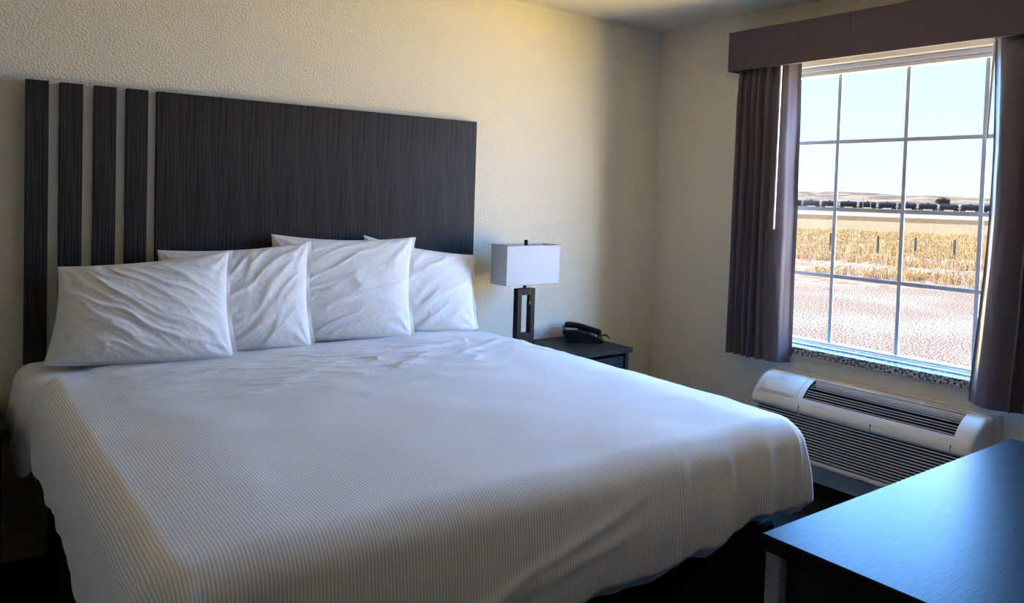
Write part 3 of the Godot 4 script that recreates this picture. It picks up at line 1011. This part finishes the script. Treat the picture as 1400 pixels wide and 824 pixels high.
# ---------------------------------------------------------------- telephone
func telephone() -> void:
	var c := Vector3(-0.715, 0.62, 0.165)
	var t := thing("telephone", "black corded desk telephone on the nightstand", "telephone", c, -0.70)
	# long axis x in its own frame: high end at -x, front side at +z
	var prof := [Vector2(-0.085, 0.0), Vector2(0.10, 0.0), Vector2(0.112, 0.012), Vector2(0.108, 0.022), Vector2(0.03, 0.052), Vector2(-0.05, 0.066), Vector2(-0.112, 0.070), Vector2(-0.112, 0.050), Vector2(-0.095, 0.028)]
	var st := tool()
	extrude(st, prof, -0.085, 0.085)
	put("body", st.commit(), M.black_plastic, t)
	# handset resting along the far side
	var P := PackedVector3Array()
	var UV := PackedVector2Array()
	for i in 33:
		var f := i / 32.0
		var x := lerpf(-0.10, 0.105, f)
		var yy := 0.092 - 0.05 * pow(f, 1.7) - 0.004 * pow(1.0 - f, 6.0) * 4.0
		var h := 0.014 + 0.008 * (pow(absf(2.0 * f - 1.0), 3.0))
		var wd := 0.021 + 0.006 * pow(absf(2.0 * f - 1.0), 3.0)
		if i == 0 or i == 32:
			h *= 0.02
			wd *= 0.02
		elif i == 1 or i == 31:
			h *= 0.8
			wd *= 0.85
			x = lerpf(-0.10, 0.105, f + (-0.028 if i == 1 else 0.028))
		for k in 17:
			var a := TAU * k / 16.0
			var ca := signf(cos(a)) * pow(absf(cos(a)), 0.6)
			var sa := signf(sin(a)) * pow(absf(sin(a)), 0.6)
			P.append(Vector3(x, yy - 0.006 + sa * h, -0.045 + ca * wd))
			UV.append(Vector2(f, k))
	put("handset", grid(P, UV, 33, 17), M.black_plastic, t)
	# keys on the sloping deck
	for r in 4:
		for k in 3:
			var x := 0.0 + 0.021 * r
			var y := lerpf(0.0632, 0.026, (x + 0.05) / 0.15)
			var key := put("key", boxmesh(Vector3(x, y - 0.004, 0.005 + 0.023 * k), Vector3(x + 0.013, y + 0.005, 0.005 + 0.023 * k + 0.016), 0.0015), M.key_grey, t)
			key.rotation.z = 0.0
	put("label_strip", boxmesh(Vector3(-0.095, 0.0695, 0.02), Vector3(-0.03, 0.0715, 0.07), 0.0005), M.key_grey, t)
	# coiled cord looping behind the low end
	var path := []
	for i in 70:
		var f := i / 69.0
		var base := Vector3(lerpf(0.10, 0.15, f), 0.012 + 0.018 * sin(f * PI), -0.05 + 0.02 * f)
		path.append(base + Vector3(0.0, cos(f * 60.0), sin(f * 60.0)) * 0.005)
	put("cord", tubemesh(path, 0.0017, 5), M.black_plastic, t)

# ---------------------------------------------------------------- air conditioner
func ac_profile() -> Array:
	# from the back of the top, over the curved shoulder, down the front (x towards the room is negative)
	return [Vector2(-0.035, 0.548), Vector2(-0.08, 0.5465), Vector2(-0.115, 0.537), Vector2(-0.148, 0.519), Vector2(-0.178, 0.495), Vector2(-0.204, 0.466), Vector2(-0.222, 0.441), Vector2(-0.232, 0.422), Vector2(-0.234, 0.405), Vector2(-0.226, 0.395)]

func ac_skin(st: SurfaceTool, prof: Array, z0: float, z1: float, thick := 0.004) -> void:
	for i in prof.size() - 1:
		var a: Vector2 = prof[i]
		var b: Vector2 = prof[i + 1]
		var n := Vector2(-(a.y - b.y), -(b.x - a.x)).normalized()
		if n.dot(Vector2(-1, 1)) < 0.0: n = -n
		var ai := a - n * thick
		var bi := b - n * thick
		var ref := Vector3((ai.x + bi.x) / 2.0, (ai.y + bi.y) / 2.0, (z0 + z1) / 2.0)
		poly(st, [Vector3(a.x, a.y, z0), Vector3(b.x, b.y, z0), Vector3(b.x, b.y, z1), Vector3(a.x, a.y, z1)], ref)
		for z in [z0, z1]:
			poly(st, [Vector3(a.x, a.y, z), Vector3(b.x, b.y, z), Vector3(bi.x, bi.y, z), Vector3(ai.x, ai.y, z)], Vector3(ref.x, ref.y, (z0 + z1) / 2.0))

func smooth_profile(prof: Array, steps: int) -> Array:
	var c := Curve2D.new()
	for i in prof.size():
		var p0: Vector2 = prof[maxi(i - 1, 0)]
		var p1: Vector2 = prof[mini(i + 1, prof.size() - 1)]
		var tn := (p1 - p0) / 6.0
		c.add_point(prof[i], -tn, tn)
	var out := []
	var ln := c.get_baked_length()
	for i in steps + 1:
		out.append(c.sample_baked(ln * i / steps, true))
	return out

func air_conditioner() -> void:
	var g := thing("air_conditioner", "cream wall-mounted heating and cooling unit under the window", "air conditioner", Vector3(0.0, 0.16, 1.45))
	var off := -g.position
	var sleeve := put("wall_sleeve", boxmesh(Vector3(-0.03, 0.17, 0.905) + off, Vector3(-0.001, 0.556, 2.004) + off, 0.003), M.ac_plastic, g)
	sleeve.set_meta("label", "flat sleeve against the wall")
	var pr := smooth_profile(ac_profile(), 40)
	# shell: left shoulder, right shoulder with rounded ends, strips above and below the outlet
	var z_in := [0.918, 0.922, 0.930, 0.942, 1.200]
	var ins := [0.016, 0.008, 0.003, 0.0, 0.0]
	for side in 2:
		var P := PackedVector3Array()
		var UV := PackedVector2Array()
		var nz := z_in.size() + 1
		for i in nz:
			for q in pr:
				var p: Vector2 = q
				var z := 0.0
				var inset := 0.0
				if i == 0:
					# end cap folded to the back
					p = Vector2(-0.035, p.y)
					z = z_in[0]
					inset = 0.016
				else:
					z = z_in[i - 1]
					inset = ins[i - 1]
				if side == 1: z = 0.918 + 1.985 - z if i < nz - 1 else 1.905
				var dir := (p - Vector2(-0.035, 0.40))
				var pp := p - dir.normalized() * minf(inset, dir.length()) if dir.length() > 0.001 else p
				P.append(Vector3(pp.x, pp.y, z) + off)
				UV.append(Vector2(z, 0))
		put("shoulder", grid(P, UV, nz, pr.size(), side == 1), M.ac_plastic, g)
		# flat lower end
		var zz: float = [0.930, 1.973][side]
		put("end_panel", boxmesh(Vector3(-0.216, 0.17, minf(zz, zz + (0.02 if side == 0 else -0.02))) + off, Vector3(-0.035, 0.405, maxf(zz, zz + (0.02 if side == 0 else -0.02))) + off, 0.004), M.ac_plastic, g)
	var st := tool()
	var upper := []
	var lower := []
	for q in pr:
		if q.x >= -0.098: upper.append(q + Vector2(off.x, off.y))
		if q.x <= -0.203 or q.y < 0.45: lower.append(q + Vector2(off.x, off.y))
	ac_skin(st, upper, 1.2 + off.z, 1.905 + off.z)
	put("top_rail", st.commit(), M.ac_plastic, g)
	st = tool()
	ac_skin(st, lower, 1.2 + off.z, 1.905 + off.z, 0.012)
	put("front_rail", st.commit(), M.ac_plastic, g)
	# discharge grille
	var a0 := Vector2(-0.098, 0.543)
	var a1 := Vector2(-0.203, 0.467)
	st = tool()
	cbox(st, Vector3(-0.20, 0.40, 1.202) + off, Vector3(-0.04, 0.43, 1.903) + off, 0.001)
	cbox(st, Vector3(-0.045, 0.40, 1.202) + off, Vector3(-0.036, 0.53, 1.903) + off, 0.001)
	put("outlet_recess", st.commit(), M.ac_recess, g)
	var cheek := []
	for q in pr:
		if q.x <= -0.096 and q.x >= -0.206: cheek.append(q + Vector2(0.001, -0.0015) + Vector2(off.x, off.y))
	cheek.append(Vector2(-0.204, 0.42) + Vector2(off.x, off.y))
	cheek.append(Vector2(-0.045, 0.42) + Vector2(off.x, off.y))
	cheek.append(Vector2(-0.045, 0.53) + Vector2(off.x, off.y))
	for z in [[1.196, 1.2025], [1.9025, 1.909]]:
		var ck := tool()
		extrude(ck, cheek, z[0] + off.z, z[1] + off.z)
		put("outlet_cheek", ck.commit(), M.ac_recess, g)
	# liner wall under the top rail
	put("outlet_lip", boxmesh(Vector3(-0.100, 0.505, 1.203) + off, Vector3(-0.092, 0.539, 1.902) + off, 0.002), M.ac_slat, g)
	var open_run := []
	for q in pr:
		if q.x < -0.103 and q.x > -0.205: open_run.append(q)
	for k in 8:
		var p: Vector2 = open_run[int((k + 0.4) / 7.9 * (open_run.size() - 1))]
		p += Vector2(0.004, -0.006)
		var sl := tool()
		extrude(sl, [p + Vector2(-0.001, -0.0035), p + Vector2(0.020, -0.0075), p + Vector2(0.020, -0.0055), p + Vector2(0.0, 0.0005)].map(func(v): return v + Vector2(off.x, off.y)), 1.203 + off.z, 1.902 + off.z)
		put("outlet_slat", sl.commit(), M.ac_slat, g)
	for z in [1.40, 1.60, 1.78]:
		put("slat_rib", boxmesh(Vector3(-0.205, 0.455, z - 0.001) + off, Vector3(-0.19, 0.466, z + 0.001) + off, 0.0005), M.ac_slat, g)
	# intake: black box behind, slats across the front, bottom bar
	put("intake_recess", boxmesh(Vector3(-0.20, 0.18, 0.95) + off, Vector3(-0.04, 0.40, 1.955) + off, 0.001), M.ac_recess, g)
	for k in 14:
		var y := 0.386 - k * 0.0142
		var sl := tool()
		extrude(sl, [Vector2(-0.202, y - 0.0055), Vector2(-0.223, y + 0.001), Vector2(-0.224, y - 0.004), Vector2(-0.202, y - 0.0085)].map(func(v): return v + Vector2(off.x, off.y)), 0.948 + off.z, 1.957 + off.z)
		put("intake_slat", sl.commit(), M.ac_plastic, g)
	put("bottom_bar", boxmesh(Vector3(-0.226, 0.165, 0.932) + off, Vector3(-0.19, 0.186, 1.971) + off, 0.004), M.ac_plastic, g)
	# control door on the left shoulder, a curved plate standing a hair proud
	var DP := PackedVector3Array()
	var DU := PackedVector2Array()
	var part := []
	for q in pr:
		if q.x <= -0.062 and q.x >= -0.208: part.append(q)
	for i in 13:
		var z := lerpf(0.945, 1.165, i / 12.0)
		for j in part.size():
			var q: Vector2 = part[j]
			var q0: Vector2 = part[maxi(j - 1, 0)]
			var q1: Vector2 = part[mini(j + 1, part.size() - 1)]
			var tn := (q1 - q0).normalized()
			var nn := Vector2(tn.y, -tn.x)
			if nn.dot(Vector2(-1, 1)) < 0.0: nn = -nn
			var lift := 0.0022 if i > 0 and i < 12 and j > 0 and j < part.size() - 1 else -0.002
			q += nn * lift
			DP.append(Vector3(q.x, q.y, z) + off)
			DU.append(Vector2(z, 0))
	var door := put("control_door", grid(DP, DU, 13, part.size()), M.ac_plastic, g)
	# seam grooves round the door
	st = tool()
	for e in [part[0] + Vector2(0.003, 0.0005), part[part.size() - 1] + Vector2(-0.002, -0.003)]:
		var q: Vector2 = e
		tube(st, [Vector3(q.x, q.y, 0.948) + off, Vector3(q.x, q.y, 1.163) + off], 0.0011, 5)
	var edge_path := []
	for q in part: edge_path.append(Vector3(q.x - 0.0003, q.y + 0.0003, 1.1675) + off)
	tube(st, edge_path, 0.0008, 5)
	put("door_seam", st.commit(), M.ac_recess, door)
	# small printed mark in the middle of the door
	var tm := TextMesh.new()
	tm.text = "~~~~"
	tm.font_size = 16
	tm.pixel_size = 0.0011
	tm.depth = 0.0004
	var mk := put("printed_mark", tm, M.ac_print, door)
	mk.basis = Basis.looking_at(-Vector3(-0.62, 0.78, 0.0), Vector3(0.78, 0.62, 0)) 
	mk.position = Vector3(-0.1435, 0.5245, 1.045) + off
	# print strip and slot along the top right
	put("notice_strip", boxmesh(Vector3(-0.092, 0.5455, 1.53) + off, Vector3(-0.074, 0.5485, 1.70) + off, 0.0004), M.ac_sticker, g)
	put("notice_strip", boxmesh(Vector3(-0.095, 0.5445, 1.72) + off, Vector3(-0.086, 0.5475, 1.90) + off, 0.0004), M.ac_sticker, g)
	put("top_slot", boxmesh(Vector3(-0.077, 0.5455, 1.715) + off, Vector3(-0.074, 0.5482, 1.91) + off, 0.0004), M.ac_recess, g)
	# joint lines down the front rail
	for z in [1.2, 1.56, 1.905]:
		put("joint", boxmesh(Vector3(-0.2355, 0.40, z - 0.0008) + off, Vector3(-0.225, 0.434, z + 0.0008) + off, 0.0003), M.ac_recess, g)

# ---------------------------------------------------------------- cornice and curtains
func cornice_and_curtains() -> void:
	var c := thing("window_cornice", "dark plum fabric cornice box over the window", "cornice", Vector3(0.0, 2.11, 1.5))
	var off := -c.position
	put("front_board", boxmesh(Vector3(-0.15, 2.11, 0.631) + off, Vector3(-0.132, 2.319, 1.33) + off, 0.003), M.cornice_cloth, c)
	put("front_board", boxmesh(Vector3(-0.15, 2.11, 1.3305) + off, Vector3(-0.132, 2.319, 2.42) + off, 0.003), M.cornice_cloth, c)
	put("end_board", boxmesh(Vector3(-0.132, 2.11, 0.631) + off, Vector3(-0.001, 2.319, 0.649) + off, 0.003), M.cornice_cloth, c)
	put("end_board", boxmesh(Vector3(-0.132, 2.11, 2.402) + off, Vector3(-0.001, 2.319, 2.42) + off, 0.003), M.cornice_cloth, c)
	put("top_board", boxmesh(Vector3(-0.132, 2.301, 0.649) + off, Vector3(-0.001, 2.319, 2.402) + off, 0.003), M.cornice_cloth, c)
	var tr := put("curtain_track", boxmesh(Vector3(-0.11, 2.24, 0.66), Vector3(-0.085, 2.262, 2.39), 0.003), M.vinyl)
	tag(tr, "white curtain track inside the cornice box", "curtain track")
	for s in [0, 1]:
		curtain(s)

func curtain(side: int) -> void:
	var nu := 240
	var nv := 48
	var y0 := 0.59
	var y1 := 2.238
	var nz := noise(120 + side, 1.0, FastNoiseLite.TYPE_SIMPLEX_SMOOTH, 2)
	var g := thing("curtain", ["dark plum pleated curtain drawn to the left of the window", "dark plum pleated curtain drawn to the right of the window"][side], "curtain", Vector3(-0.09, y0, [0.83, 2.13][side]), 0.0, "window curtains")
	var off := -g.position
	for layer in 2:
		var P := PackedVector3Array()
		var UV := PackedVector2Array()
		for i in nu:
			var s := i / float(nu - 1)
			for j in nv:
				var h := j / float(nv - 1)
				var y := lerpf(y0, y1, h)
				var z := 0.0
				var x := -0.088
				# s runs from the wall side (0) to the leading edge (1)
				var top := smoothstep(0.80, 0.98, h)
				if s < 0.70:
					var f := s / 0.70
					var ph := f * 5.0 * TAU + 0.8 * nz.get_noise_2d(f * 3.0, h * 1.2)
					var amp := lerpf(0.05, 0.034, top) * (0.75 + 0.3 * nz.get_noise_2d(f * 6.0, 3.0))
					x += sin(ph) * amp + 0.010 * sin(ph * 2.0 + 1.0) + 0.006 * top * sin(ph * 3.0)
					z = lerpf(0.0, 0.215, f) + 0.017 * sin(ph * 2.0 + 0.6) * (0.7 + 0.3 * nz.get_noise_2d(f * 4.0, h)) + 0.004 * nz.get_noise_2d(f * 5.0, h * 2.0 + 9.0)
				else:
					var f := (s - 0.70) / 0.30
					var p0 := sin(5.0 * TAU + 0.8 * nz.get_noise_2d(3.0, h * 1.2)) * 0.025
					z = 0.215 + 0.12 * f
					x += lerpf(p0, 0.0, smoothstep(0.0, 0.2, f)) - 0.030 * sin(minf(f * 1.25, 1.0) * PI) * lerpf(1.0, 0.5, top) + 0.045 * smoothstep(0.72, 1.0, f)
					x += 0.006 * nz.get_noise_2d(f * 2.0 + 20.0, h * 2.5)
				# sideways sway of the whole panel
				z += 0.012 * (1.0 - h) * (s - 0.35) + 0.02 * (1.0 - h) * (s - 0.4)
				if layer == 1:
					x += 0.012
					y = lerpf(y0 + 0.035, y1, h)
					z += 0.004 * s
				var zz := 0.668 + z - 0.008 * (1.0 - h)
				if side == 1:
					zz = 2.36 - z * 1.31 + 0.03 * sin(h * PI) * s - 0.005 * (1.0 - h) * s - 0.006 * s
				P.append(Vector3(x, y, zz) + off)
				UV.append(Vector2(s, h))
		put(["cloth", "lining"][layer], grid(P, UV, nu, nv, side == 1), [M.curtain_cloth, M.curtain_lining][layer], g)
	# hem stitched along the bottom is part of the cloth; the draw wand hangs from the leading runner
	var wz: Array = [[0.952, 0.948, 2.20, 1.277], [1.957, 1.942, 2.20, 1.70]][side]
	var w := put("draw_wand", tubemesh([Vector3(-0.128, wz[2], wz[0]), Vector3(-0.132, wz[3], wz[1])], 0.0048, 10), M.white_wand)
	tag(w, ["long white draw wand hanging before the left curtain", "short visible white draw wand at the right curtain edge"][side], "curtain wand", "curtain wands")

# ---------------------------------------------------------------- desk
func desk() -> void:
	var d := thing("desk", "dark wood-grain desk in the near right corner reflecting the window", "desk", Vector3(-1.72, 0.0, 2.76))
	var off := -d.position
	put("top", boxmesh(Vector3(-2.303, 0.727, 2.461) + off, Vector3(-1.137, 0.76, 3.07) + off, 0.003), M.desk_laminate, d)
	for x in [[-2.272, -2.245], [-1.195, -1.168]]:
		put("end_panel", boxmesh(Vector3(x[0], 0.0, 2.50) + off, Vector3(x[1], 0.727, 3.06) + off, 0.002), M.desk_side, d)
	for x in [[-2.296, -2.25], [-1.19, -1.145]]:
		put("leg", boxmesh(Vector3(x[0], 0.0, 2.468) + off, Vector3(x[1], 0.727, 2.502) + off, 0.003), M.desk_edge_grey, d)
	put("back_panel", boxmesh(Vector3(-2.245, 0.1, 3.03) + off, Vector3(-1.195, 0.727, 3.05) + off, 0.002), M.desk_side, d)
	for k in 2:
		var x0 := -2.235 + 0.525 * k
		var dr := put("drawer", boxmesh(Vector3(x0, 0.60, 2.49) + off, Vector3(x0 + 0.505, 0.72, 2.95) + off, 0.003), M.desk_side, d)
		put("pull", boxmesh(Vector3(x0 + 0.19, 0.655, 2.47) + off, Vector3(x0 + 0.32, 0.667, 2.49) + off, 0.003), M.lamp_metal, dr)
